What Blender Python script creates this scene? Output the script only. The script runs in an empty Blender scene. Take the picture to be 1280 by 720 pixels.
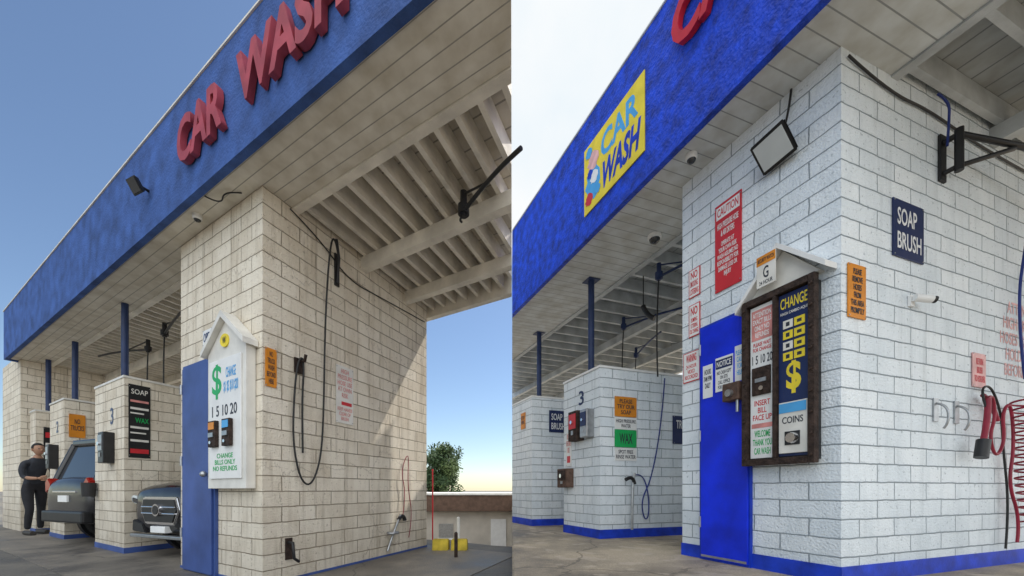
import bpy, bmesh, math, random
from mathutils import Vector, Matrix
random.seed(7)
scene=bpy.context.scene
COL=scene.collection
# ------------------------------------------------------------------ materials
def _nt(name):
    m=bpy.data.materials.new(name); m.use_nodes=True
    nt=m.node_tree; b=nt.nodes['Principled BSDF']
    return m,nt,b
def mat(name,c,rough=.6,var=.12,scale=6,bump=.0,metal=0,bscale=60,spec=.4):
    m,nt,b=_nt(name); N=nt.nodes; L=nt.links
    tc=N.new('ShaderNodeTexCoord'); n=N.new('ShaderNodeTexNoise')
    n.inputs['Scale'].default_value=scale; n.inputs['Detail'].default_value=5
    L.new(tc.outputs['Object'],n.inputs['Vector'])
    r=N.new('ShaderNodeValToRGB')
    r.color_ramp.elements[0].position=.3; r.color_ramp.elements[1].position=.7
    r.color_ramp.elements[0].color=(c[0]*(1-var),c[1]*(1-var),c[2]*(1-var),1)
    r.color_ramp.elements[1].color=(min(1,c[0]*(1+var*.5)),min(1,c[1]*(1+var*.5)),min(1,c[2]*(1+var*.5)),1)
    L.new(n.outputs['Fac'],r.inputs['Fac']); L.new(r.outputs['Color'],b.inputs['Base Color'])
    b.inputs['Roughness'].default_value=rough; b.inputs['Metallic'].default_value=metal
    b.inputs['Specular IOR Level'].default_value=spec
    if bump>0:
        n2=N.new('ShaderNodeTexNoise'); n2.inputs['Scale'].default_value=bscale; n2.inputs['Detail'].default_value=5
        L.new(tc.outputs['Object'],n2.inputs['Vector'])
        bp=N.new('ShaderNodeBump'); bp.inputs['Strength'].default_value=bump; bp.inputs['Distance'].default_value=.02
        L.new(n2.outputs['Fac'],bp.inputs['Height']); L.new(bp.outputs['Normal'],b.inputs['Normal'])
    return m
def blockmat(name,c1,c2,mort,dirt,bw,rh,dirtamt=.5,streak=.4,crack=0):
    m,nt,b=_nt(name); N=nt.nodes; L=nt.links
    uv=N.new('ShaderNodeUVMap'); uv.uv_map='UVMap'
    wob=N.new('ShaderNodeTexNoise'); wob.inputs['Scale'].default_value=9
    L.new(uv.outputs['UV'],wob.inputs['Vector'])
    sub=N.new('ShaderNodeVectorMath'); sub.operation='MULTIPLY_ADD'
    L.new(wob.outputs['Color'],sub.inputs[0]); sub.inputs[1].default_value=(.014,.014,0)
    L.new(uv.outputs['UV'],sub.inputs[2])
    br=N.new('ShaderNodeTexBrick'); L.new(sub.outputs[0],br.inputs['Vector'])
    br.inputs['Scale'].default_value=1; br.inputs['Brick Width'].default_value=bw; br.inputs['Row Height'].default_value=rh
    br.inputs['Mortar Size'].default_value=.0055; br.inputs['Mortar Smooth'].default_value=.6
    br.inputs['Color1'].default_value=(*c1,1); br.inputs['Color2'].default_value=(*c2,1); br.inputs['Mortar'].default_value=(*mort,1)
    n=N.new('ShaderNodeTexNoise'); n.inputs['Scale'].default_value=2.2; n.inputs['Detail'].default_value=8; n.inputs['Roughness'].default_value=.68
    mp=N.new('ShaderNodeMapping'); mp.inputs['Scale'].default_value=(1.6,.6,1); L.new(uv.outputs['UV'],mp.inputs['Vector']); L.new(mp.outputs[0],n.inputs['Vector'])
    rr=N.new('ShaderNodeMapRange'); rr.inputs['From Min'].default_value=.46; rr.inputs['From Max'].default_value=.75
    rr.inputs['To Max'].default_value=dirtamt; L.new(n.outputs['Fac'],rr.inputs['Value'])
    mx=N.new('ShaderNodeMixRGB'); L.new(rr.outputs[0],mx.inputs['Fac']); L.new(br.outputs['Color'],mx.inputs['Color1']); mx.inputs['Color2'].default_value=(*dirt,1)
    # run-off streaks
    st=N.new('ShaderNodeTexNoise'); st.inputs['Scale'].default_value=1; st.inputs['Detail'].default_value=6; st.inputs['Roughness'].default_value=.6
    smp=N.new('ShaderNodeMapping'); smp.inputs['Scale'].default_value=(13,.75,1); L.new(uv.outputs['UV'],smp.inputs['Vector']); L.new(smp.outputs[0],st.inputs['Vector'])
    sr=N.new('ShaderNodeMapRange'); sr.inputs['From Min'].default_value=.52; sr.inputs['From Max'].default_value=.76; sr.inputs['To Max'].default_value=streak; L.new(st.outputs['Fac'],sr.inputs['Value'])
    mxs=N.new('ShaderNodeMixRGB'); L.new(sr.outputs[0],mxs.inputs['Fac']); L.new(mx.outputs[0],mxs.inputs['Color1']); mxs.inputs['Color2'].default_value=(dirt[0]*.6,dirt[1]*.58,dirt[2]*.55,1)
    sp=N.new('ShaderNodeSeparateXYZ'); L.new(uv.outputs['UV'],sp.inputs[0])
    g=N.new('ShaderNodeMapRange'); g.inputs['From Min'].default_value=.1; g.inputs['From Max'].default_value=.9; g.inputs['To Min'].default_value=.7; g.inputs['To Max'].default_value=0
    L.new(sp.outputs['Y'],g.inputs['Value'])
    gm=N.new('ShaderNodeMath'); gm.operation='MULTIPLY'; L.new(g.outputs[0],gm.inputs[0]); L.new(n.outputs['Fac'],gm.inputs[1])
    mx2=N.new('ShaderNodeMixRGB'); L.new(gm.outputs[0],mx2.inputs['Fac']); L.new(mxs.outputs[0],mx2.inputs['Color1']); mx2.inputs['Color2'].default_value=(dirt[0]*.5,dirt[1]*.5,dirt[2]*.5,1)
    n3=N.new('ShaderNodeTexNoise'); n3.inputs['Scale'].default_value=30; n3.inputs['Detail'].default_value=5; L.new(uv.outputs['UV'],n3.inputs['Vector'])
    ch=N.new('ShaderNodeMapRange'); ch.inputs['From Min'].default_value=.63; ch.inputs['From Max'].default_value=.68; ch.inputs['To Max'].default_value=.5; L.new(n3.outputs['Fac'],ch.inputs['Value'])
    mx3=N.new('ShaderNodeMixRGB'); L.new(ch.outputs[0],mx3.inputs['Fac']); L.new(mx2.outputs[0],mx3.inputs['Color1']); mx3.inputs['Color2'].default_value=(dirt[0]*.6,dirt[1]*.6,dirt[2]*.6,1)
    last=mx3.outputs[0]
    if crack:
        v=N.new('ShaderNodeTexVoronoi'); v.feature='DISTANCE_TO_EDGE'; v.inputs['Scale'].default_value=.55
        wa=N.new('ShaderNodeVectorMath'); wa.operation='MULTIPLY_ADD'; wa.inputs[1].default_value=(.5,.5,0); L.new(n.outputs['Color'],wa.inputs[0]); L.new(uv.outputs['UV'],wa.inputs[2]); L.new(wa.outputs[0],v.inputs['Vector'])
        lt=N.new('ShaderNodeMath'); lt.operation='LESS_THAN'; lt.inputs[1].default_value=.002; L.new(v.outputs['Distance'],lt.inputs[0])
        lm=N.new('ShaderNodeMath'); lm.operation='MULTIPLY'; L.new(lt.outputs[0],lm.inputs[0]); lm.inputs[1].default_value=crack
        mx4=N.new('ShaderNodeMixRGB'); L.new(lm.outputs[0],mx4.inputs['Fac']); L.new(last,mx4.inputs['Color1']); mx4.inputs['Color2'].default_value=(.16,.12,.09,1); last=mx4.outputs[0]
    L.new(last,b.inputs['Base Color'])
    b.inputs['Roughness'].default_value=.75; b.inputs['Specular IOR Level'].default_value=.25
    inv=N.new('ShaderNodeMath'); inv.operation='SUBTRACT'; inv.inputs[0].default_value=1; L.new(br.outputs['Fac'],inv.inputs[1])
    n2=N.new('ShaderNodeTexNoise'); n2.inputs['Scale'].default_value=60; n2.inputs['Detail'].default_value=4; L.new(uv.outputs['UV'],n2.inputs['Vector'])
    ad=N.new('ShaderNodeMath'); ad.operation='MULTIPLY_ADD'; L.new(n2.outputs['Fac'],ad.inputs[0]); ad.inputs[1].default_value=.8; L.new(inv.outputs[0],ad.inputs[2])
    bp=N.new('ShaderNodeBump'); bp.inputs['Strength'].default_value=.9; bp.inputs['Distance'].default_value=.014
    L.new(ad.outputs[0],bp.inputs['Height']); L.new(bp.outputs['Normal'],b.inputs['Normal'])
    return m
def plankmat(name,c,w,axis,seam=.45):
    m,nt,b=_nt(name); N=nt.nodes; L=nt.links
    uv=N.new('ShaderNodeUVMap'); uv.uv_map='UVMap'; sp=N.new('ShaderNodeSeparateXYZ'); L.new(uv.outputs['UV'],sp.inputs[0])
    d=N.new('ShaderNodeMath'); d.operation='DIVIDE'; L.new(sp.outputs[axis],d.inputs[0]); d.inputs[1].default_value=w
    f=N.new('ShaderNodeMath'); f.operation='FRACT'; L.new(d.outputs[0],f.inputs[0])
    l=N.new('ShaderNodeMath'); l.operation='LESS_THAN'; L.new(f.outputs[0],l.inputs[0]); l.inputs[1].default_value=.07
    n=N.new('ShaderNodeTexNoise'); n.inputs['Scale'].default_value=5; n.inputs['Detail'].default_value=6; L.new(uv.outputs['UV'],n.inputs['Vector'])
    r=N.new('ShaderNodeValToRGB'); r.color_ramp.elements[0].position=.3; r.color_ramp.elements[1].position=.65
    r.color_ramp.elements[0].color=(c[0]*.74,c[1]*.71,c[2]*.66,1); r.color_ramp.elements[1].color=(*c,1); L.new(n.outputs['Fac'],r.inputs['Fac'])
    mx=N.new('ShaderNodeMixRGB'); L.new(l.outputs[0],mx.inputs['Fac']); L.new(r.outputs[0],mx.inputs['Color1']); mx.inputs['Color2'].default_value=(c[0]*seam,c[1]*seam,c[2]*seam,1)
    L.new(mx.outputs[0],b.inputs['Base Color']); b.inputs['Roughness'].default_value=.7
    bp=N.new('ShaderNodeBump'); bp.invert=True; bp.inputs['Strength'].default_value=.6; bp.inputs['Distance'].default_value=.008
    L.new(l.outputs[0],bp.inputs['Height']); L.new(bp.outputs['Normal'],b.inputs['Normal'])
    return m
def groundmat(name,c,crack=.5,joint=0,rough=.85,stain=0):
    m,nt,b=_nt(name); N=nt.nodes; L=nt.links
    tc=N.new('ShaderNodeTexCoord')
    n=N.new('ShaderNodeTexNoise'); n.inputs['Scale'].default_value=.8; n.inputs['Detail'].default_value=9; n.inputs['Roughness'].default_value=.72; L.new(tc.outputs['Object'],n.inputs['Vector'])
    r=N.new('ShaderNodeValToRGB'); r.color_ramp.elements[0].position=.36; r.color_ramp.elements[1].position=.62
    r.color_ramp.elements[0].color=(c[0]*.42,c[1]*.42,c[2]*.42,1); r.color_ramp.elements[1].color=(c[0]*1.35,c[1]*1.32,c[2]*1.22,1); L.new(n.outputs['Fac'],r.inputs['Fac'])
    s=N.new('ShaderNodeTexNoise'); s.inputs['Scale'].default_value=70; s.inputs['Detail'].default_value=4; L.new(tc.outputs['Object'],s.inputs['Vector'])
    mr=N.new('ShaderNodeMapRange'); mr.inputs['To Min'].default_value=.45; mr.inputs['To Max'].default_value=1.5; L.new(s.outputs['Fac'],mr.inputs['Value'])
    mu=N.new('ShaderNodeMixRGB'); mu.blend_type='MULTIPLY'; mu.inputs['Fac'].default_value=1; L.new(r.outputs[0],mu.inputs['Color1']); L.new(mr.outputs[0],mu.inputs['Color2'])
    sn=N.new('ShaderNodeTexNoise'); sn.inputs['Scale'].default_value=4.5; sn.inputs['Detail'].default_value=6; L.new(tc.outputs['Object'],sn.inputs['Vector'])
    sm=N.new('ShaderNodeMapRange'); sm.inputs['From Min'].default_value=.56; sm.inputs['From Max'].default_value=.62; sm.inputs['To Max'].default_value=stain; L.new(sn.outputs['Fac'],sm.inputs['Value'])
    sx=N.new('ShaderNodeMixRGB'); L.new(sm.outputs[0],sx.inputs['Fac']); L.new(mu.outputs[0],sx.inputs['Color1']); sx.inputs['Color2'].default_value=(min(1,c[0]*1.7),min(1,c[1]*1.7),min(1,c[2]*1.7),1)
    v=N.new('ShaderNodeTexVoronoi'); v.feature='DISTANCE_TO_EDGE'; v.inputs['Scale'].default_value=.55
    wn=N.new('ShaderNodeTexNoise'); wn.inputs['Scale'].default_value=2; wn.inputs['Detail'].default_value=6; L.new(tc.outputs['Object'],wn.inputs['Vector'])
    wa=N.new('ShaderNodeVectorMath'); wa.operation='MULTIPLY_ADD'; wa.inputs[1].default_value=(.6,.6,0); L.new(wn.outputs['Color'],wa.inputs[0]); L.new(tc.outputs['Object'],wa.inputs[2]); L.new(wa.outputs[0],v.inputs['Vector'])
    lt=N.new('ShaderNodeMath'); lt.operation='LESS_THAN'; lt.inputs[1].default_value=.006; L.new(v.outputs['Distance'],lt.inputs[0])
    lm=N.new('ShaderNodeMath'); lm.operation='MULTIPLY'; lm.inputs[1].default_value=crack; L.new(lt.outputs[0],lm.inputs[0])
    mx=N.new('ShaderNodeMixRGB'); L.new(lm.outputs[0],mx.inputs['Fac']); L.new(sx.outputs[0],mx.inputs['Color1']); mx.inputs['Color2'].default_value=(c[0]*.25,c[1]*.25,c[2]*.25,1)
    L.new(mx.outputs[0],b.inputs['Base Color'])
    rg=N.new('ShaderNodeMapRange'); rg.inputs['From Min'].default_value=.35; rg.inputs['From Max'].default_value=.6; rg.inputs['To Min'].default_value=rough-.35; rg.inputs['To Max'].default_value=rough; L.new(n.outputs['Fac'],rg.inputs['Value']); L.new(rg.outputs[0],b.inputs['Roughness'])
    bp=N.new('ShaderNodeBump'); bp.inputs['Strength'].default_value=.6; bp.inputs['Distance'].default_value=.012; L.new(s.outputs['Fac'],bp.inputs['Height']); L.new(bp.outputs[0],b.inputs['Normal'])
    return m
M={}
M['wallL']=blockmat('cream_painted_block',(.85,.78,.66),(.74,.665,.545),(.36,.30,.225),(.48,.39,.28),.37,.14,.6,.65,.4)
M['wallR']=blockmat('white_painted_block',(.86,.91,.95),(.77,.835,.89),(.33,.385,.43),(.48,.56,.62),.40,.13,.4,.25)
M['fasL']=mat('faded_blue_stucco',(.045,.11,.35),.8,.4,5,.6,bscale=45)
M['fasR']=mat('bright_blue_stucco',(.006,.06,.62),.6,.55,9,.9,bscale=40)
M['plkL']=plankmat('soffit_planks_cream',(.78,.74,.65),.10,'Y')
M['plkR']=plankmat('soffit_planks_white',(.64,.67,.68),.12,'X')
M['joiL']=mat('joist_paint_cream',(.82,.77,.68),.7,.25,4,.2)
M['joiR']=mat('joist_paint_grey',(.52,.55,.57),.7,.3,4,.2)
M['deckL']=plankmat('deck_boards_cream',(.62,.57,.49),.2,'Y')
M['deckR']=plankmat('deck_boards_grey',(.38,.41,.43),.2,'Y')
M['doorL']=mat('blue_door_paint_faded',(.05,.095,.30),.5,.3,3,.1)
M['doorR']=mat('blue_door_paint',(.003,.03,.75),.38,.35,3,.1)
M['blue']=mat('blue_trim',(.008,.045,.50),.5,.4,8,.1)
M['post']=mat('blue_post_steel',(.02,.04,.12),.5,.3,5)
M['red']=mat('red_letter',(.55,.015,.03),.45,.25,6)
M['redL']=mat('red_letter_faded',(.40,.06,.08),.55,.3,6)
M['sred']=mat('sign_red',(.60,.03,.04),.4,.1)
M['faint']=mat('sign_red_faded',(.70,.28,.26),.6,.3,9)
M['pink']=mat('sign_pink_faded',(.78,.45,.44),.6,.3,9)
M['white']=mat('white_enamel',(.82,.82,.81),.45,.08)
M['off']=mat('offwhite_panel',(.76,.74,.69),.5,.15)
M['orange']=mat('sign_orange',(.72,.26,.02),.45,.2)
M['yellow']=mat('sign_yellow',(.84,.66,.04),.45,.15)
M['green']=mat('sign_green',(.01,.40,.10),.4,.1)
M['black']=mat('black_paint',(.018,.018,.02),.4,.3)
M['dk']=mat('dark_print',(.03,.035,.05),.5,.1)
M['sblue']=mat('sign_navy',(.012,.025,.10),.35,.15)
M['lblue']=mat('sign_light_blue',(.08,.38,.75),.4,.1)
M['rust']=mat('rusty_steel',(.055,.035,.028),.75,.6,22,.6,.3)
M['brown']=mat('rusty_box',(.12,.07,.05),.7,.5,18,.5)
M['steel']=mat('galvanised_steel',(.42,.43,.44),.35,.2,20,0,.8)
M['chrome']=mat('chrome',(.7,.7,.72),.15,.05,20,0,1)
M['rubber']=mat('black_rubber',(.02,.02,.02),.55,.3)
M['rhose']=mat('red_hose',(.30,.015,.04),.45,.3)
M['bhose']=mat('blue_hose',(.02,.04,.22),.45,.3)
M['lens']=mat('lamp_lens',(.62,.66,.66),.12,.05)
M['glass']=mat('dark_glass',(.02,.024,.03),.06,.1,spec=.8)
M['carblk']=mat('car_paint_black',(.010,.010,.013),.14,.1,spec=.7)
M['cargry']=mat('car_paint_graphite',(.014,.015,.019),.2,.1,spec=.7)
M['tail']=mat('tail_lamp_red',(.30,.015,.01),.15,.2)
M['asph']=groundmat('worn_asphalt',(.14,.13,.12))
M['pad']=groundmat('damp_concrete',(.19,.17,.15),rough=.75)
M['conc']=groundmat('stained_concrete',(.38,.32,.25),stain=.35)
M['bark']=mat('bark',(.09,.065,.045),.9,.4,12,.6)
M['roofb']=mat('brown_roof_fascia',(.14,.085,.06),.8,.3)
M['stucco']=mat('beige_stucco',(.62,.57,.50),.85,.2,1.5,.3)
M['skin']=mat('skin',(.36,.20,.13),.55,.1)
M['shirt']=mat('dark_shirt',(.03,.034,.045),.85,.3,10,.2)
M['pants']=mat('dark_trousers',(.02,.02,.025),.85,.3,10,.2)
M['hair']=mat('hair',(.015,.012,.01),.7,.3,30,.3)
M['shoe']=mat('shoe',(.05,.045,.04),.6,.2)
M['paper']=mat('paper',(.78,.79,.80),.7,.08)
# ------------------------------------------------------------------ helpers
class Frame:
    def __init__(s,O,u,v):
        s.O=Vector(O); s.u=Vector((*u,0)).normalized(); s.v=Vector((*v,0)).normalized()
    def P(s,a,b,z): 
        p=s.O+s.u*a+s.v*b; return Vector((p.x,p.y,z))
FL=Frame((-2.17,3.27,0),(-820,470),(185,470))
FR=Frame((2.25,2.57,0),(-215,470),(1360,470))
G=.2   # level of the raised concrete apron
def empty(name,loc):
    e=bpy.data.objects.new(name,None); e.empty_display_size=.2; e.location=loc; COL.objects.link(e); return e
def finish(bm,name,mats,parent=None,smooth=False):
    bmesh.ops.recalc_face_normals(bm,faces=bm.faces)
    me=bpy.data.meshes.new(name)
    if len(bm.verts):
        c=sum((v.co for v in bm.verts),Vector())/len(bm.verts)
    else: c=Vector()
    for v in bm.verts: v.co-=c
    bm.to_mesh(me); bm.free()
    if smooth:
        for p in me.polygons: p.use_smooth=True
    ob=bpy.data.objects.new(name,me); COL.objects.link(ob)
    for m in (mats if isinstance(mats,(list,tuple)) else [mats]): me.materials.append(m)
    if parent:
        ob.parent=parent; ob.location=c-parent.location
    else: ob.location=c
    return ob
def clipbm(bm,sg):
    if not sg: return
    r=bmesh.ops.bisect_plane(bm,geom=bm.verts[:]+bm.edges[:]+bm.faces[:],plane_co=(0.004*sg,0,0),plane_no=(sg,0,0),clear_inner=True)
    be=[e for e in bm.edges if e.is_boundary]
    if be: bmesh.ops.holes_fill(bm,edges=be,sides=0)
def boxes(name,F,lst,m,parent=None,clip=0,bevel=0):
    bm=bmesh.new(); uvl=bm.loops.layers.uv.new('UVMap')
    for (s0,s1,t0,t1,z0,z1) in lst:
        r=bmesh.ops.create_cube(bm,size=1)
        for v in r['verts']:
            v.co=Vector((s0+(s1-s0)*(v.co.x+.5),t0+(t1-t0)*(v.co.y+.5),z0+(z1-z0)*(v.co.z+.5)))
    if bevel>0: bmesh.ops.bevel(bm,geom=bm.edges[:],offset=bevel,segments=2,affect='EDGES',profile=.6)
    bm.normal_update()
    for f in bm.faces:
        n=f.normal; ax=max(range(3),key=lambda i:abs(n[i]))
        for l in f.loops:
            c=l.vert.co
            l[uvl].uv=((c.y,c.z) if ax==0 else (c.x,c.z) if ax==1 else (c.x,c.y))
    for v in bm.verts: v.co=F.P(*v.co) if F else v.co
    clipbm(bm,clip)
    return finish(bm,name,m,parent)
def box(name,F,s0,s1,t0,t1,z0,z1,m,parent=None,clip=0,bevel=0):
    return boxes(name,F,[(s0,s1,t0,t1,z0,z1)],m,parent,clip,bevel)
class Plane:   # a wall plane: kind 'f' front (faces -t) or 's' side (faces -s)
    def __init__(s,F,kind,pos): s.F=F; s.k=kind; s.p=pos
    def P(s,a,z,d=0):
        return s.F.P(a,s.p-d,z) if s.k=='f' else s.F.P(s.p-d,a,z)
def slab(name,pl,pts,d0,d1,m,parent=None,clip=0,bevel=0):
    bm=bmesh.new()
    a=[bm.verts.new((p[0],p[1],d0)) for p in pts]; b=[bm.verts.new((p[0],p[1],d1)) for p in pts]
    bm.faces.new(a); bm.faces.new(b[::-1]); n=len(pts)
    for i in range(n): bm.faces.new((a[i],a[(i+1)%n],b[(i+1)%n],b[i]))
    bmesh.ops.recalc_face_normals(bm,faces=bm.faces)
    if bevel>0: bmesh.ops.bevel(bm,geom=bm.edges[:],offset=bevel,segments=2,affect='EDGES',profile=.6)
    for v in bm.verts: v.co=pl.P(v.co.x,v.co.y,v.co.z)
    clipbm(bm,clip)
    return finish(bm,name,m,parent)
def rect(name,pl,a0,a1,z0,z1,d0,d1,m,parent=None,clip=0,bevel=0):
    return slab(name,pl,[(a0,z0),(a1,z0),(a1,z1),(a0,z1)],d0,d1,m,parent,clip,bevel)
def text(name,body,pl,al,ar,z0,z1,d,m,parent=None,ext=.001,clip=0,bold=.012,shear=0):
    cu=bpy.data.curves.new('t','FONT'); cu.body=body; cu.align_x='CENTER'; cu.extrude=.5; cu.resolution_u=3; cu.offset=bold; cu.space_line=.95; cu.shear=shear
    o=bpy.data.objects.new('t',cu); COL.objects.link(o); bpy.context.view_layer.update()
    me=bpy.data.meshes.new_from_object(o.evaluated_get(bpy.context.evaluated_depsgraph_get()))
    bpy.data.objects.remove(o); bpy.data.curves.remove(cu)
    bm=bmesh.new(); bm.from_mesh(me); bpy.data.meshes.remove(me)
    xs=[v.co.x for v in bm.verts]; ys=[v.co.y for v in bm.verts]
    x0,x1,y0,y1=min(xs),max(xs),min(ys),max(ys)
    for v in bm.verts:
        fx=(v.co.x-x0)/(x1-x0); fy=(v.co.y-y0)/(y1-y0)
        v.co=pl.P(al+(ar-al)*fx, z0+(z1-z0)*fy, d+(v.co.z+.5)*ext)
    clipbm(bm,clip)
    return finish(bm,name,m,parent)
def sign(name,pl,al,ar,z0,z1,bg,items,th=.008,d=.004,border=None,clip=0,bolts=True):
    e=empty(name,pl.P((al+ar)/2,(z0+z1)/2,0))
    rect('board',pl,al,ar,z0,z1,d,d+th,bg,e,clip,.001)
    top=d+th
    if bolts:
        k=.04*(ar-al); kz=.03*(z1-z0)
        for (a,z) in ((al+k,z0+kz),(ar-k,z0+kz),(al+k,z1-kz),(ar-k,z1-kz)): cyl('screw',pl.P(a,z,top-.001),pl.P(a,z,top+.004),.005,M['steel'],e,8)
    for it in items:
        kind,(x0,y0,x1,y1)=it[0],it[1]
        A0=al+(ar-al)*x0; A1=al+(ar-al)*x1; Z0=z0+(z1-z0)*y0; Z1=z0+(z1-z0)*y1
        if kind=='r': rect('print_block',pl,A0,A1,Z0,Z1,top,top+.0015,it[2],e,clip)
        else: text('lettering',kind,pl,A0,A1,Z0,Z1,top+.0016,it[2],e,.001,clip)
    return e
def tube(name,pts,r,m,parent=None,smooth=True,res=3,radii=None,cyc=False):
    cu=bpy.data.curves.new(name,'CURVE'); cu.dimensions='3D'; cu.bevel_depth=r; cu.bevel_resolution=res; cu.use_fill_caps=True; cu.resolution_u=6
    off=parent.location if parent else Vector((0,0,0))
    sp=cu.splines.new('NURBS' if smooth else 'POLY'); sp.points.add(len(pts)-1)
    for i,p in enumerate(pts):
        q=Vector(p)-off; sp.points[i].co=(*q,1)
        if radii: sp.points[i].radius=radii[i]
    if smooth: sp.use_endpoint_u=True; sp.order_u=3
    cu.materials.append(m)
    ob=bpy.data.objects.new(name,cu); COL.objects.link(ob)
    if parent: ob.parent=parent
    return ob
def cyl(name,p0,p1,r,m,parent=None,n=20,r2=None):
    p0=Vector(p0);p1=Vector(p1);bm=bmesh.new()
    q=(p1-p0).to_track_quat('Z','Y').to_matrix().to_4x4(); q.translation=(p0+p1)/2
    bmesh.ops.create_cone(bm,cap_ends=True,segments=n,radius1=r,radius2=r if r2 is None else r2,depth=(p1-p0).length,matrix=q)
    return finish(bm,name,m,parent)
def ball(name,c,r,m,parent=None,sc=(1,1,1)):
    bm=bmesh.new(); bmesh.ops.create_uvsphere(bm,u_segments=20,v_segments=12,radius=r)
    for v in bm.verts: v.co=Vector((v.co.x*sc[0],v.co.y*sc[1],v.co.z*sc[2]))+Vector(c)
    return finish(bm,name,m,parent,True)
# ------------------------------------------------------------------ canopy
def canopy(F,e,z,o,tb,s0,s1,fh,sg,mf,mp,mj,md,strip,sp,mids):
    boxes('fascia',F,[(s0,s1,-o,-o+.06,z-.03,z+fh),(s1-.06,s1,-o+.062,tb,z-.03,z+fh*.6)],mf,e,sg)
    box('fascia_cap',F,s0,s1,-o-.012,-o+.08,z+fh+.002,z+fh+.018,mj,e,sg)
    box('soffit',F,s0,s1-.062,-o+.062,strip,z,z+.03,mp,e,sg)
    box('roof_deck',F,s0,s1-.062,strip+.002,tb-.002,z+.2,z+.24,md,e,sg)
    box('header_beam',F,s0,s1-.062,strip+.004,strip+.08,z-.015,z+.198,mj,e,sg)
    box('rear_beam',F,s0,s1-.062,tb-.09,tb,z-.06,z+.197,mj,e,sg)
    J=[];s=s0+.1
    while s<s1-.1:
        J.append((s,s+.045,strip+.082,tb-.092,z+.03,z+.196)); s+=sp
    boxes('joists',F,J,mj,e,sg)
    for mid in mids:
        box('cross_beam',F,s0,s1-.062,mid,mid+.09,z-.11,z+.028,mj,e,sg)
    B=[];s=s0+.25
    while s<s1-.3:
        for mid in mids: B.append((s,s+.4,mid+.2,mid+.235,z+.06,z+.17))
        s+=sp*3.1
    boxes('blocking',F,B,mj,e,sg)
# =================================================================== LEFT CAR WASH
ZL=3.5
cwl=empty('car_wash_building',FL.P(.8,1.2,0))
box('walls',FL,0,1.65,0,2.47,-.1,ZL+.15,M['wallL'],cwl)
boxes('blue_base_band',FL,[(-.006,1.656,-.006,2.476,.0,.03)],M['doorL'],cwl)
canopy(FL,cwl,ZL,.28,2.65,-6,9.2,.93,-1,M['fasL'],M['plkL'],M['joiL'],M['deckL'],.28,.20,[1.15,1.95])
box('end_room_walls',FL,8.95,10.8,-.1,2.5,-.1,ZL+.1,M['wallL'],cwl)
for (a,b,h) in ((3.39,4.6,2.33),(6.25,7.2,2.38),(8.3,8.75,2.4)):
    box('bay_divider_wall',FL,a,b,0,2.3,-.1,h,M['wallL'],cwl)
    box('divider_cap',FL,a-.01,b+.01,-.01,2.31,h+.001,h+.03,M['off'],cwl)
    box('divider_base_band',FL,a-.006,b+.006,-.006,2.306,0,.08,M['doorL'],cwl)
for (s,t,z) in ((3.92,.15,2.36),(6.62,.2,2.41),(8.5,.2,2.43),(4.0,2.0,2.36),(6.7,2.0,2.41)):
    cyl('roof_post',FL.P(s,t,z),FL.P(s,t,ZL),.04,M['post'],cwl)
pf=Plane(FL,'f',0); ps=Plane(FL,'s',0)
rect('door_frame',pf,1.52,.80,0,2.15,.001,.03,M['doorL'],cwl)
rect('door_leaf',pf,1.485,.835,.02,2.11,.031,.05,M['doorL'],cwl,bevel=.004)
for z in (.35,1.1,1.85): cyl('hinge',pf.P(1.49,z,.055),pf.P(1.49,z+.1,.055),.012,M['steel'],cwl)
ball('door_knob',pf.P(.9,1.0,.09),.03,M['steel'],cwl)
ch=empty('change_machine',pf.P(.45,1.5,0))
slab('hood_board',pf,[(.80,.86),(.10,.86),(.10,2.12),(.45,2.40),(.80,2.12)],.004,.09,M['off'],ch,bevel=.004)
slab('hood_trim',pf,[(.84,2.10),(.84,2.15),(.45,2.46),(.06,2.15),(.06,2.10),(.45,2.40)],.004,.14,M['off'],ch)
rect('panel',pf,.74,.16,.95,2.04,.091,.105,M['white'],ch,bevel=.003)
text('dollar_mark','$',pf,.68,.50,1.68,2.0,.106,M['green'],ch)
text('welcome_print','CHANGE\n$1 $5 $10 $20',pf,.46,.20,1.72,1.95,.106,M['lblue'],ch)
text('denominations','1 5 10 20',pf,.68,.22,1.52,1.62,.106,M['dk'],ch)
for a in (.62,.36):
    rect('bill_acceptor',pf,a+.07,a-.07,1.24,1.48,.106,.14,M['rust'],ch,bevel=.006)
    rect('acceptor_label',pf,a+.055,a-.055,1.40,1.465,.141,.144,M['orange' if a>.5 else 'lblue'],ch)
    rect('bill_slot',pf,a+.045,a-.045,1.33,1.37,.141,.149,M['steel'],ch)
    cyl('lock',pf.P(a,1.28,.14),pf.P(a,1.28,.155),.014,M['chrome'],ch)
text('instructions','CHANGE\nBILLS ONLY\nNO REFUNDS',pf,.66,.22,1.02,1.18,.106,M['green'],ch)
bm=bmesh.new(); q=Matrix.Translation(pf.P(.45,2.2,.1))@(-FL.v).to_track_quat('Z','Y').to_matrix().to_4x4()
bmesh.ops.create_cone(bm,cap_ends=True,segments=24,radius1=.06,radius2=.06,depth=.012,matrix=q); finish(bm,'emblem',M['yellow'],ch)
text('emblem_mark','W',pf,.48,.42,2.17,2.23,.109,M['dk'],ch)
sign('open_sign',pf,1.10,.90,2.30,2.45,M['white'],[('OPEN',(.1,.2,.9,.8),M['sblue'])])
sign('warning_sign',ps,.02,.125,1.76,2.10,M['orange'],[('NO\nTRUCK\nWASH\nBEYOND\nHERE',(.12,.08,.88,.92),M['dk'])])
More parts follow.
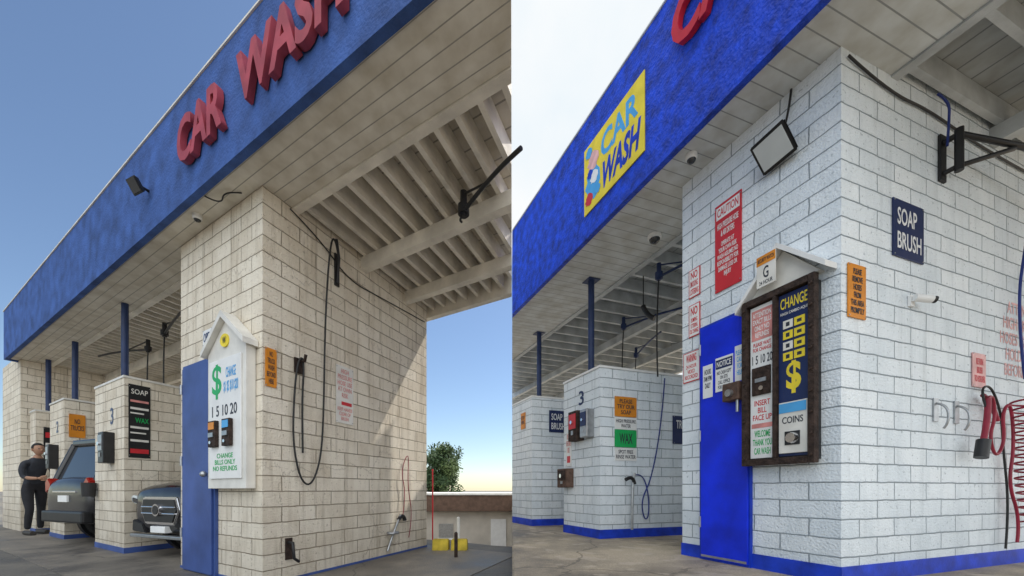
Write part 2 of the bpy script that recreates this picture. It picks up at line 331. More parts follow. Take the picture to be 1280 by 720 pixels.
sign('instruction_sign',ps,.79,1.03,1.57,2.19,M['off'],[('HIGH\nPRESSURE\nHOSE USE\nAT OWN\nRISK',(.08,.45,.92,.95),M['faint']),('r',(.3,.32,.9,.38),M['sred']),('KEEP HANDS\nCLEAR OF\nBRUSH',(.08,.05,.92,.28),M['faint'])])
hs=empty('pressure_hose',ps.P(.4,2,0))
tube('hose',[ps.P(.79,3.30,.05),ps.P(.70,3.44,.12),ps.P(.63,3.36,.12),ps.P(.62,2.6,.05),ps.P(.61,1.6,.04),ps.P(.575,1.15,.04),ps.P(.46,.88,.05),ps.P(.34,.93,.05),ps.P(.27,1.25,.04),ps.P(.27,1.6,.04),ps.P(.30,2.02,.05),ps.P(.345,2.12,.07),ps.P(.37,2.0,.06),ps.P(.36,1.7,.04),ps.P(.37,1.2,.04)],.009,M['rubber'],hs)
rect('hose_bracket',ps,.77,.83,3.02,3.36,.002,.02,M['black'],hs,bevel=.003)
tube('bracket_arm',[ps.P(.80,3.05,.02),ps.P(.79,3.30,.06),ps.P(.70,3.42,.13)],.014,M['black'],hs,False)
rect('hose_hook_plate',ps,.30,.40,1.96,2.1,.002,.02,M['rust'],hs)
tube('hook',[ps.P(.35,2.08,.02),ps.P(.35,2.06,.10),ps.P(.35,2.12,.12)],.014,M['rust'],hs,False)
e=empty('power_cable',ps.P(1,3.3,0))
tube('cable',[ps.P(.25,3.46,.02),ps.P(.6,3.38,.015),ps.P(.95,3.16,.015),ps.P(1.5,3.22,.015),ps.P(2.4,3.3,.015)],.006,M['black'],e)
sg=empty('spray_wand',ps.P(1.7,.3,0))
tube('wand',[ps.P(1.56,.08,.05),ps.P(1.66,.30,.06),ps.P(1.80,.52,.06)],.014,M['steel'],sg)
tube('grip',[ps.P(1.76,.46,.06),ps.P(1.86,.55,.06),ps.P(1.88,.44,.07)],.026,M['black'],sg)
tube('holster',[ps.P(1.60,.30,.02),ps.P(1.60,.30,.09),ps.P(1.72,.30,.09)],.02,M['steel'],sg,False)
tube('thin_hose',[ps.P(1.86,.5,.05),ps.P(1.95,.8,.03),ps.P(1.84,1.1,.03),ps.P(2.02,1.4,.03),ps.P(1.98,.9,.03),ps.P(2.1,.5,.03),ps.P(2.0,.2,.04)],.005,M['rhose'],sg)
sg=empty('brush_holder',ps.P(.27,.3,0))
tube('bracket',[ps.P(.24,.36,.01),ps.P(.24,.36,.08),ps.P(.24,.22,.10),ps.P(.30,.18,.08)],.014,M['black'],sg,False)
rect('plate',ps,.21,.28,.2,.4,.001,.012,M['rust'],sg)
pfa=Plane(FL,'f',-.28)
e=empty('car_wash_lettering',pfa.P(-.3,3.95,0))
text('letters_car','CAR',pfa,.80,-.02,3.72,4.12,.01,M['redL'],e,.05,bold=.03)
text('letters_wash','WASH',pfa,-.25,-1.5,3.72,4.12,.01,M['redL'],e,.05,bold=.03)
def flood(name,pl,a,z,d,s,body,lens,tilt=.6,arm=True):
    e=empty(name,pl.P(a,z,0))
    n=-(pl.F.v if pl.k=='f' else pl.F.u); n=(n+Vector((0,0,-tilt))).normalized()
    c=pl.P(a,z,d); q=n.to_track_quat('Z','Y').to_matrix().to_4x4(); q.translation=c
    bm=bmesh.new(); bmesh.ops.create_cube(bm,size=1)
    for v in bm.verts:
        k=1 if v.co.z>0 else .75
        v.co=Vector((v.co.x*s*1.15*k,v.co.y*s*k,v.co.z*s*.3))
    bmesh.ops.bevel(bm,geom=bm.edges[:],offset=s*.04,segments=2,affect='EDGES')
    bm.transform(q); finish(bm,'lamp_housing',body,e)
    bm=bmesh.new(); bmesh.ops.create_cube(bm,size=1)
    for v in bm.verts: v.co=Vector((v.co.x*s*.92,v.co.y*s*.78,v.co.z*.01+s*.155))
    bm.transform(q); finish(bm,'lens',lens,e)
    tube('mounting_arm',[pl.P(a,z+.02,0),pl.P(a,z+.02,d*.5),c],.014,body,e,False)
    return e
flood('flood_light',pfa,1.63,3.86,.10,.14,M['black'],M['glass'])
def domecam(F,s,t,z,w):
    e=empty('security_camera',F.P(s,t,z)); r=.05*w
    cyl('base',F.P(s,t,z),F.P(s,t,z-.03),r,M['white'],e); ball('dome',F.P(s,t,z-.035),r*.8,M['glass'],e); 
    cyl('ring',F.P(s,t,z-.03),F.P(s,t,z-.045),r*.95,M['white'],e,r2=r*.8)
domecam(FL,.95,-.12,ZL,.8)
e=empty('soffit_cable',FL.P(.4,-.1,ZL))
tube('cable',[FL.P(.6,-.2,ZL-.01),FL.P(.5,-.1,ZL-.06),FL.P(.35,-.16,ZL-.03),FL.P(.25,-.05,ZL-.01)],.006,M['black'],e)
def boom(F,s,t,z,s2,t2,drop,m):
    e=empty('hose_boom',F.P(s,t,z))
    cyl('swivel',F.P(s,t,z),F.P(s,t,z-.22),.03,m,e); 
    cyl('hub',F.P(s,t,z-.12),F.P(s,t,z-.2),.05,m,e)
    tube('arm',[F.P(s,t,z-.18),F.P((s+s2)/2,(t+t2)/2,z-.10),F.P(s2,t2,z-.14)],.017,m,e)
    tube('brace',[F.P(s,t,z-.02),F.P(s*.6+s2*.4,t*.6+t2*.4,z-.12)],.010,m,e,False)
    tube('drop_hose',[F.P(s,t,z-.2),F.P(s+.06,t,z-.2-drop*.5),F.P(s+.02,t,z-.2-drop)],.010,M['rubber'],e)
    return e
boom(FL,-1.62,.92,ZL-.02,-2.30,.66,.06,M['black'])
boom(FL,4.1,.67,ZL-.02,2.9,.5,.9,M['black'])
boom(FL,5.2,.8,ZL-.02,6.6,.5,.8,M['black'])
boom(FL,3.0,1.4,ZL-.02,4.6,1.2,.8,M['black'])
p3=Plane(FL,'f',0); p3s=Plane(FL,'s',3.39)
sign('price_menu_sign',p3s,.04,.27,1.28,2.26,M['black'],[('SOAP',(.12,.87,.88,.94),M['off']),('r',(.08,.76,.92,.79),M['faint']),('r',(.08,.66,.92,.69),M['off']),('r',(.08,.60,.7,.62),M['off']),('WAX',(.3,.48,.92,.55),M['green']),('r',(.08,.40,.92,.43),M['off']),('r',(.08,.33,.8,.35),M['off']),('r',(.08,.22,.92,.25),M['off']),('r',(.08,.06,.92,.12),M['sred'])])
text('bay_number','3',p3,3.92,3.80,1.75,1.98,.003,M['sblue'],cwl,.002)
text('bay_number','2',p3,6.75,6.62,1.85,2.05,.003,M['sblue'],cwl,.002)
def coinbox(name,pl,a,z,w,h,m,m2):
    e=empty(name,pl.P(a,z,0))
    rect('housing',pl,a+w/2,a-w/2,z-h/2,z+h/2,.002,.12,m,e,bevel=.01)
    rect('face',pl,a+w*.38,a-w*.38,z-h*.1,z+h*.4,.121,.128,m2,e)
    rect('coin_slot',pl,a+w*.1,a-w*.1,z-h*.3,z-h*.16,.121,.13,M['steel'],e)
    cyl('selector_knob',pl.P(a,z+h*.12,.128),pl.P(a,z+h*.12,.15),w*.12,M['chrome'],e)
coinbox('coin_box',p3,3.86,1.42,.22,.42,M['black'],M['steel'])
coinbox('coin_box',p3,6.7,1.42,.2,.42,M['black'],M['steel'])
sign('warning_sign',Plane(FL,'s',6.25),.05,.25,1.75,2.15,M['orange'],[('NO\nTRUCKS',(.1,.3,.9,.8),M['dk'])])
sign('price_menu_sign',Plane(FL,'s',8.3),.1,.35,1.4,2.1,M['black'],[('r',(.1,.7,.9,.85),M['sred']),('r',(.1,.4,.9,.55),M['off']),('r',(.1,.1,.9,.25),M['off'])])
e=empty('trash_bucket',FL.P(4.5,-.12,.9)); cyl('bin',FL.P(4.5,-.09,.75),FL.P(4.5,-.09,.95),.07,M['black'],e,r2=.08)
tube('bracket',[FL.P(4.5,-.0,.85),FL.P(4.5,-.09,.85)],.01,M['steel'],e,False)
# =================================================================== RIGHT CAR WASH
ZR=3.88
cwr=empty('car_wash_building',FR.P(.65,1.5,G))
box('walls',FR,0,1.31,0,4.0,G-.1,ZR+.15,M['wallR'],cwr)
box('blue_base_band',FR,-.008,1.318,-.008,4.008,G,G+.12,M['blue'],cwr)
canopy(FR,cwr,ZR,.437,4.8,-4.5,11.6,1.38,1,M['fasR'],M['plkR'],M['joiR'],M['deckR'],.55,.36,[1.9,3.3])
for (a,b,h) in ((2.62,3.5,2.46),(4.55,5.6,2.50)):
    box('bay_divider_wall',FR,a,b,0,3.6,G-.1,h,M['wallR'],cwr,1)
    box('divider_cap',FR,a-.012,b+.012,-.012,3.612,h+.001,h+.03,M['white'],cwr,1)
    box('divider_base_band',FR,a-.008,b+.008,-.008,3.608,G,G+.12,M['blue'],cwr,1)
box('rear_low_wall',FR,1.33,2.6,4.3,4.45,G-.1,1.0,M['wallR'],cwr)
for (s,t,z) in ((3.1,.2,2.49),(5.05,.4,2.53),(3.1,3.0,2.49)):
    cyl('roof_post',FR.P(s,t,z),FR.P(s,t,ZR),.045,M['post'],cwr)
    boxes('post_plate',FR,[(s-.09,s+.09,t-.09,t+.09,ZR-.012,ZR-.002)],M['post'],cwr)
qf=Plane(FR,'f',0); qs=Plane(FR,'s',0)
rect('door_frame',qf,1.085,.605,G,2.37,.001,.03,M['blue'],cwr)
rect('door_leaf',qf,1.055,.615,G+.02,2.34,.031,.05,M['doorR'],cwr,bevel=.004)
rect('door_kick_edge',qf,1.05,.62,G+.03,G+.05,.0505,.054,M['steel'],cwr)
for z in (.5,1.3,2.1): cyl('hinge',qf.P(1.06,z,.055),qf.P(1.06,z+.1,.055),.010,M['steel'],cwr)
e=empty('notice_sign',qf.P(.82,1.87,.05))
rect('board',qf,.90,.735,1.72,2.02,.051,.055,M['white'],e)
rect('print_block',qf,.895,.74,1.92,2.0,.0552,.057,M['sblue'],e); text('lettering','NOTICE',qf,.885,.75,1.935,1.985,.0572,M['white'],e)
text('lettering','NO CASH KEPT\nON SITE\nCALL OFFICE\nFOR SERVICE',qf,.885,.75,1.74,1.90,.0552,M['dk'],e)
e=empty('taped_notice',qf.P(1.0,1.85,.05)); rect('sheet',qf,1.03,.93,1.69,1.99,.051,.053,M['paper'],e); text('lettering','HOURS\n7AM 9PM\nDAILY',qf,1.02,.94,1.78,1.95,.0532,M['dk'],e)
e=empty('taped_notice',qf.P(.68,1.9,.05)); rect('sheet',qf,.72,.635,1.77,2.07,.051,.053,M['paper'],e); text('lettering','PLEASE\nCALL\nFOR\nHELP',qf,.71,.645,1.82,2.03,.0532,M['lblue'],e)
e=empty('lock_box',qf.P(.7,1.7,.05)); rect('box',qf,.775,.63,1.60,1.75,.051,.13,M['brown'],e,bevel=.008); cyl('padlock',qf.P(.70,1.66,.13),qf.P(.70,1.66,.16),.03,M['steel'],e)
cyl('hasp',qf.P(.66,1.62,.1),qf.P(.66,1.50,.1),.012,M['steel'],e)
sign('caution_sign',qf,.941,.694,2.63,3.41,M['sred'],[('r',(.06,.83,.94,.97),M['white']),('CAUTION',(.1,.855,.9,.95),M['sred']),('HIGH PRESSURE HOSE\n& AIR DRYERS',(.1,.62,.9,.78),M['white']),('OPERATE AT\nYOUR OWN RISK\nWASH ASSUMES NO\nRESPONSIBILITY FOR\nDAMAGE LOSS OR\nINJURY',(.1,.14,.9,.56),M['white'])])
for (a0,a1,z0,z1,t,bd) in ((1.225,1.10,2.71,2.98,'NO','SMOKING\nLOITERING'),(1.225,1.10,2.33,2.64,'NO','DUMPING\nLITTERING\nOIL CHANGE'),(1.29,1.10,1.90,2.19,'WARNING','24 HOUR\nVIDEO\nRECORDED')):
    e=empty('no_trespassing_sign',qf.P((a0+a1)/2,(z0+z1)/2,0)); w=.008
    rect('board',qf,a0,a1,z0,z1,.004,.010,M['sred'],e); rect('face',qf,a0-w,a1+w,z0+w,z1-w,.0101,.012,M['white'],e)
    g=a0-a1; hh=z1-z0
    text('lettering',t,qf,a0-g*.2,a1+g*.2,z0+hh*.66,z0+hh*.92,.0121,M['sred'],e,bold=.02); text('lettering',bd,qf,a0-g*.12,a1+g*.12,z0+hh*.1,z0+hh*.58,.0121,M['sred'],e)
cm=empty('change_machine',qf.P(.35,1.7,0))
rect('cabinet',qf,.585,.115,1.07,2.34,.004,.07,M['black'],cm)
for (a0,a1,z0,z1) in ((.61,.57,1.04,2.37),(.13,.09,1.04,2.37),(.569,.131,1.04,1.09),(.569,.131,2.32,2.37),(.37,.345,1.091,2.319)):
    rect('cage_frame',qf,a0,a1,z0,z1,.071,.12,M['rust'],cm,bevel=.003)
for i in range(9):
    z=1.1+i*.15
    for a in (.59,.11): cyl('cage_bolt',qf.P(a,z,.12),qf.P(a,z,.132),.011,M['rust'],cm,10)
rect('left_door',qf,.56,.378,1.10,2.31,.071,.085,M['white'],cm)
rect('left_header',qf,.55,.388,2.04,2.28,.0852,.087,M['faint'],cm)
text('left_print_top','ATTENTION\nEXACT BILLS\nONLY NO\nREFUNDS',qf,.54,.398,2.06,2.26,.0872,M['white'],cm)
text('left_print_sub','PLEASE WAIT\nFOR CHANGE',qf,.54,.398,1.95,2.02,.0855,M['sred'],cm)
text('left_denominations','1 5 10 20',qf,.545,.39,1.85,1.92,.0855,M['dk'],cm)
rect('bill_slot_plate',qf,.54,.40,1.60,1.82,.0855,.10,M['rust'],cm,bevel=.003)
rect('bill_slot',qf,.51,.425,1.70,1.73,.101,.108,M['steel'],cm)
cyl('lock',qf.P(.46,1.65,.1),qf.P(.46,1.65,.115),.018,M['chrome'],cm)
text('left_print_mid','INSERT\nBILL\nFACE UP',qf,.54,.395,1.40,1.56,.0855,M['sred'],cm)
rect('left_stripe',qf,.55,.388,1.34,1.375,.0852,.087,M['faint'],cm)
text('left_print_low','WELCOME\nTHANK YOU\nCAR WASH',qf,.54,.395,1.13,1.32,.0855,M['green'],cm)
rect('right_face',qf,.342,.135,1.10,2.31,.071,.088,M['sblue'],cm)
text('change_title','CHANGE',qf,.33,.15,2.20,2.28,.0885,M['yellow'],cm)
text('change_sub','HAGA CAMBIO AQUI',qf,.33,.15,2.15,2.175,.0885,M['off'],cm)
for i,z in enumerate((2.08,2.0,1.92,1.84)):
    rect('instruction_panel',qf,.31,.245,z-.03,z+.03,.0885,.092,M['yellow' if i%2 else 'off'],cm)
    rect('instruction_panel',qf,.235,.165,z-.03,z+.03,.0885,.092,M['yellow'],cm)
    rect('instruction_icon',qf,.29,.265,z-.015,z+.015,.0921,.0925,M['dk'],cm); rect('instruction_icon',qf,.215,.185,z-.012,z+.012,.0921,.0925,M['dk'],cm)
text('dollar_mark','$',qf,.29,.19,1.56,1.80,.0885,M['yellow'],cm,bold=.03)
rect('lower_panel',qf,.335,.145,1.12,1.50,.0885,.10,M['off'],cm,bevel=.003)
rect('lower_header',qf,.33,.15,1.42,1.49,.1005,.104,M['lblue'],cm)
text('lower_print','COINS',qf,.31,.17,1.34,1.39,.1005,M['dk'],cm)
rect('coin_cup_opening',qf,.29,.19,1.18,1.28,.101,.106,M['black'],cm)
bm=bmesh.new(); q=Matrix.Translation(qf.P(.24,1.23,.115))@(-FR.v).to_track_quat('Z','Y').to_matrix().to_4x4()
bmesh.ops.create_cone(bm,cap_ends=True,segments=20,radius1=.045,radius2=.035,depth=.025,matrix=q); finish(bm,'coin_cup',M['chrome'],cm)
hd=empty('hood_gable',qf.P(.33,2.5,0))
slab('gable_board',qf,[(.58,2.39),(.09,2.39),(.33,2.66)],.004,.06,M['off'],hd)
slab('rake_left',qf,[(.66,2.30),(.66,2.34),(.335,2.71),(.335,2.67)],.004,.13,M['white'],hd)
slab('rake_right',qf,[(.333,2.67),(.333,2.71),(.02,2.41),(.02,2.37)],.004,.13,M['white'],hd)
e=empty('watch_sign',qf.P(.40,2.5,.2)); 
rect('board',qf,.47,.33,2.42,2.66,.135,.142,M['off'],e); rect('header',qf,.47,.33,2.59,2.66,.1422,.144,M['orange'],e)
text('lettering','SECURITY WATCH',qf,.46,.34,2.61,2.64,.1442,M['dk'],e); text('mark','G',qf,.42,.38,2.48,2.57,.1422,M['dk'],e); text('lettering','24 HOUR',qf,.45,.35,2.435,2.465,.1422,M['dk'],e)
flood('flood_light',qf,.36,3.46,.10,.24,M['black'],M['lens'],.9)
e=empty('conduit',qf.P(.3,3.6,0))
tube('pipe',[qf.P(.33,3.56,.06),qf.P(.31,3.7,.03),qf.P(.30,3.87,.02)],.008,M['black'],e)
sign('warning_sign',qs,.055,.243,2.04,2.41,M['orange'],[('PLEASE\nREMOVE\nHOSES\nFROM\nTHIS AREA\nPROMPTLY',(.12,.08,.88,.92),M['dk'])])
sign('soap_brush_sign',qs,.556,.934,2.565,2.985,M['sblue'],[('SOAP',(.12,.56,.75,.86),M['paper']),('BRUSH',(.12,.14,.9,.44),M['paper'])])
sign('instruction_sign',qs,1.62,1.82,1.70,1.98,M['pink'],[('RETURN\nBRUSH\nTO HOLDER',(.1,.15,.9,.85),M['sred'])])
text('painted_lettering','ATTENTION\nHIGH PRESSURE\nHOSES MAY WHIP\nHOLD FIRMLY\nBEFORE START',qs,2.08,2.9,1.85,2.5,.002,M['pink'],cwr,.001)
e=empty('security_camera',qs.P(.8,2.26,0))
rect('mount',qs,.75,.80,2.22,2.30,.002,.02,M['white'],e); cyl('body',qs.P(.75,2.27,.04),qs.P(.85,2.25,.09),.026,M['white'],e); cyl('lens_ring',qs.P(.85,2.25,.09),qs.P(.87,2.246,.10),.024,M['black'],e)
for t in (1.10,1.39):
    e=empty('brush_hook',qs.P(t,1.45,0)); rect('plate',qs,t-.03,t+.03,1.38,1.56,.002,.012,M['steel'],e)
    tube('hook',[qs.P(t,1.52,.01),qs.P(t,1.50,.07),qs.P(t,1.36,.08),qs.P(t,1.32,.05)],.008,M['steel'],e)
e=empty('spray_gun_hose',qs.P(1.7,1.4,0))
tube('gun',[qs.P(1.50,1.18,.10),qs.P(1.60,1.40,.10),qs.P(1.62,1.58,.09)],.020,M['rhose'],e)
tube('gun_head',[qs.P(1.46,1.10,.11),qs.P(1.50,1.24,.11)],.042,M['black'],e)
tube('hose',[qs.P(1.62,1.58,.09),qs.P(1.72,1.64,.08),qs.P(1.80,1.45,.07),qs.P(1.70,1.28,.07),qs.P(1.80,1.1,.07),qs.P(1.95,1.25,.07),qs.P(1.9,1.5,.07),qs.P(2.05,1.6,.07),qs.P(2.1,1.2,.07),qs.P(2.0,.9,.07),qs.P(2.2,.6,.07),qs.P(2.15,.4,.07)],.011,M['rhose'],e)
tube('strap',[qs.P(1.66,1.62,.05),qs.P(1.78,1.60,.05),qs.P(1.86,1.42,.06)],.016,M['rhose'],e)
tube('cord',[qs.P(1.60,1.5,.09),qs.P(1.58,1.66,.06),qs.P(1.78,1.72,.05),qs.P(1.95,1.5,.05),qs.P(1.98,1.2,.05),qs.P(2.08,.7,.05),qs.P(2.02,.35,.05)],.008,M['rubber'],e)
e=empty('coiled_hose',qs.P(2.2,1.6,0))
pts=[]
for i in range(170):
    a=i*.62; zz=1.62-i*.0062; pts.append(qs.P(2.08+(.07+.03*math.sin(i*.05))*math.cos(a)+.0011*i+.03*math.sin(i*.043),zz,.12+.07*math.sin(a)))
tube('coil',pts,.008,M['rhose'],e)
pts=[]
for i in range(120):
    a=i*.6; zz=2.75-i*.011; pts.append(qs.P(2.35+.07*math.cos(a),zz,.13+.06*math.sin(a)))
tube('coil_blue',pts,.007,M['bhose'],e)
tube('lead',[qs.P(2.33,3.4,.1),qs.P(2.22,3.0,.1),qs.P(2.1,2.4,.08),qs.P(2.25,1.8,.08)],.010,M['bhose'],e)
e=empty('hose_boom',qs.P(1.2,3.45,0))
rect('plate',qs,1.14,1.22,3.26,3.62,.002,.02,M['black'],e,bevel=.003)
tube('arm',[qs.P(1.18,3.56,.02),qs.P(1.18,3.56,.10),qs.P(1.7,3.50,.24),qs.P(2.7,3.36,.44)],.022,M['black'],e,False)
tube('brace',[qs.P(1.18,3.32,.02),qs.P(1.18,3.32,.09),qs.P(1.62,3.48,.22)],.018,M['black'],e,False)
cyl('hub',qs.P(1.18,3.28,.1),qs.P(1.18,3.60,.1),.026,M['black'],e)
e=empty('hanging_cable',qs.P(1.1,3.7,0))
tube('cable',[qs.P(1.02,3.86,.05),qs.P(1.10,3.8,.08),qs.P(1.15,3.7,.06),qs.P(1.15,3.5,.05)],.008,M['bhose'],e)
e=empty('power_cable',qs.P(1.5,3.7,0))
tube('cable',[qs.P(.05,3.82,.015),qs.P(.5,3.72,.015),qs.P(1.0,3.76,.015),qs.P(1.8,3.68,.015),qs.P(3.2,3.7,.015)],.008,M['black'],e)
qfa=Plane(FR,'f',-.437)
e=empty('car_wash_lettering',qfa.P(-.3,4.8,0))
text('letters_car','CAR',qfa,.95,.10,4.62,5.04,.01,M['red'],e,.05,bold=.03)
text('letters_wash','WASH',qfa,-.1,-1.4,4.62,5.04,.01,M['red'],e,.05,bold=.03)
e=empty('car_wash_banner',qfa.P(1.8,4.5,0))
rect('banner',qfa,2.30,1.32,4.12,4.90,.004,.014,M['yellow'],e)
text('banner_car','CAR',qfa,1.98,1.40,4.55,4.82,.0145,M['lblue'],e,bold=.03)
text('banner_wash','WASH',qfa,1.95,1.36,4.2,4.5,.0145,M['blue'],e,shear=.3,bold=.04)
def blob(pl,a,z,r,m,d,par,sq=1):
    n=18; slab('cartoon_print',pl,[(a-r*math.cos(i*2*math.pi/n)*(1+.18*math.sin(3*i)),z+sq*r*math.sin(i*2*math.pi/n)*(1+.15*math.cos(5*i))) for i in range(n)],d,d+.0012,m,par)
blob(qfa,2.13,4.42,.13,M['lblue'],.0145,e,1.5); blob(qfa,2.12,4.66,.10,M['pink'],.016,e); blob(qfa,2.2,4.26,.07,M['sred'],.016,e); blob(qfa,2.1,4.46,.07,M['white'],.0175,e)
blob(qfa,2.04,4.28,.05,M['lblue'],.0175,e); blob(qfa,2.2,4.80,.06,M['lblue'],.0175,e); blob(qfa,2.18,4.54,.05,M['blue'],.019,e)
domecam(FR,1.0,-.22,ZR,1); domecam(FR,2.0,.3,ZR,1.6)
d3=Plane(FR,'s',2.62); d3f=Plane(FR,'f',0); d4=Plane(FR,'s',4.55)
sign('wash_function_sign',d3,.22,.565,1.83,2.10,M['orange'],[('PLEASE\nTRY OUR\nSOAP',(.1,.12,.9,.88),M['dk'])])
sign('wash_function_sign',d3,.22,.565,1.66,1.82,M['white'],[('HIGH PRESSURE\nWATER',(.05,.15,.95,.85),M['dk'])],bolts=False)
sign('wash_function_sign',d3,.22,.565,1.42,1.655,M['green'],[('WAX',(.2,.2,.8,.8),M['dk'])])
sign('wash_function_sign',d3,.22,.565,1.24,1.41,M['white'],[('SPOT FREE\nRINSE WATER',(.05,.15,.95,.85),M['dk'])],bolts=False)
sign('tri_color_sign',d3,1.18,1.75,1.5,1.9,M['sblue'],[('TRI-COLOR\nFOAM',(.1,.15,.9,.85),M['paper'])])
sign('soap_brush_sign',d4,.33,.68,1.89,2.29,M['sblue'],[('SOAP',(.12,.56,.75,.86),M['paper']),('BRUSH',(.12,.14,.9,.44),M['paper'])])
text('bay_number','3',d3f,3.1,2.98,2.05,2.25,.003,M['sblue'],cwr,.002)
sign('warning_sign',d3f,4.98,4.80,1.98,2.28,M['orange'],[('STOP\nHERE',(.12,.3,.88,.8),M['dk'])])
sign('instruction_sign',d3f,3.42,3.28,1.2,1.7,M['white'],[('READ\nBEFORE\nUSE',(.1,.4,.9,.95),M['faint']),('r',(.2,.1,.8,.3),M['sred'])])
coinbox('coin_box',d3f,3.08,1.75,.22,.42,M['rust'],M['sred'])
coinbox('coin_box',d3f,2.82,1.75,.16,.38,M['steel'],M['sblue'])
coinbox('coin_box',d3f,3.36,1.02,.26,.28,M['brown'],M['rust'])
e=empty('spray_wand',d3.P(.4,.8,0))
tube('stand',[d3.P(.40,.32,.12),d3.P(.40,1.02,.12),d3.P(.46,1.06,.1)],.018,M['steel'],e)
tube('grip',[d3.P(.30,.98,.12),d3.P(.42,1.05,.12),d3.P(.44,.92,.12)],.024,M['black'],e)
tube('hose',[d3.P(.44,1.04,.1),d3.P(.6,1.08,.06),d3.P(.72,.85,.05),d3.P(.74,.5,.05),d3.P(.66,.42,.05),d3.P(.60,.7,.05),d3.P(.78,1.0,.05),d3.P(.95,1.8,.05),d3.P(1.0,2.4,.05)],.009,M['bhose'],e)
boom(FR,2.41,.75,ZR-.02,1.6,1.1,1.3,M['post'])
boom(FR,3.9,1.4,ZR-.02,2.9,1.9,1.2,M['post'])
boom(FR,2.3,2.4,ZR-.02,3.4,1.6,1.0,M['post'])
boom(FR,5.0,2.6,ZR-.02,3.9,2.2,1.2,M['post'])
e=empty('foam_gun',FR.P(2.45,.9,3.2)); tube('body',[FR.P(2.75,.8,3.45),FR.P(2.7,.8,3.3),FR.P(2.6,.85,3.22)],.035,M['black'],e); cyl('hanger',FR.P(2.75,.8,3.43),FR.P(2.75,.8,ZR),.008,M['black'],e,8)
# =================================================================== GROUND
det=FL.u.x*FL.v.y-FL.u.y*FL.v.x
def tL(x,y):
    dx,dy=x-FL.O.x,y-FL.O.y
    return (FL.u.x*dy-FL.u.y*dx)/det
xs=[-600,-200,-80,-40,-25]+[-18+i*.9 for i in range(0,31)]+[14,25,60,200,600]
ys=[-60,-20,-6]+[-2+i*.8 for i in range(0,40)]+[36,50,90,200,500,900]
bm=bmesh.new(); grid=[]
for y in ys:
    row=[]
    for x in xs:
        k=min(1,max(0,(tL(x,y)-2.7)/8)); k=k*k*(3-2*k)
        row.append(bm.verts.new((x,y,-2.2*k)))
    grid.append(row)
for j in range(len(ys)-1):
    for i in range(len(xs)-1):
        bm.faces.new((grid[j][i],grid[j][i+1],grid[j+1][i+1],grid[j+1][i]))
finish(bm,'ground',M['asph'])
bm=bmesh.new(); bmesh.ops.create_cube(bm,size=1)
for v in bm.verts: v.co=Vector((.003+(v.co.x+.5)*40,-8+(v.co.y+.5)*50,-3+(v.co.z+.5)*(3+G)))
bmesh.ops.bevel(bm,geom=bm.edges[:],offset=.015,segments=2,affect='EDGES'); finish(bm,'concrete_apron',M['conc'])
box('concrete_pad',FL,-1.5,9.5,-.75,2.6,-.05,.006,M['pad'],None,-1)
nb=empty('neighbour_building',(-3,17,-2.2))
F0=Frame((0,0,0),(1,0),(0,1))
box('walls',F0,-9,3.5,16,22,-2.4,-.06,M['stucco'],nb)
box('roof_fascia',F0,-9.3,3.8,15.6,22.4,-.058,.62,M['roofb'],nb,bevel=.03)
box('roof_edge',F0,-9.35,3.85,15.55,22.45,.622,.70,M['off'],nb)
box('door',F0,-.9,-.25,15.95,15.99,-2.2,-.4,M['white'],nb); box('window',F0,-3.1,-2.5,15.95,15.99,-1.2,-.6,M['steel'],nb)
box('window_sill',F0,-3.15,-2.45,15.9,15.995,-1.28,-1.205,M['white'],nb)
e=empty('yellow_barrier',(-.75,5.0,0)); ym=mat('yellow_concrete',(.60,.45,.05),.8,.35,9,.4)
for i,x in enumerate((-1.0,-.74)):
    bm=bmesh.new(); bmesh.ops.create_cube(bm,size=1)
    for v in bm.verts:
        k=1 if v.co.z<0 else .6
        v.co=Vector((x+v.co.x*.22,5.3+v.co.y*.2*k,.075+v.co.z*.16))
    bmesh.ops.bevel(bm,geom=bm.edges[:],offset=.012,segments=2,affect='EDGES'); finish(bm,'block',ym,e)
e=empty('bollard',(-.72,4.6,0)); cyl('pipe',(-.70,4.7,0),(-.70,4.7,.30),.022,M['rust'],e); ball('cap',(-.70,4.7,.30),.022,M['rust'],e)
e=empty('bollard',(-.74,5.6,0)); cyl('pipe',(-.80,5.6,-.1),(-.80,5.6,.42),.025,M['off'],e); ball('cap',(-.80,5.6,.42),.025,M['off'],e)
e=empty('sign_post',(-1.9,9,-.5)); cyl('pole',(-1.9,9,-2),(-1.9,9,1.3),.016,M['sred'],e); cyl('cap',(-1.9,9,1.3),(-1.9,9,1.34),.022,M['sred'],e)
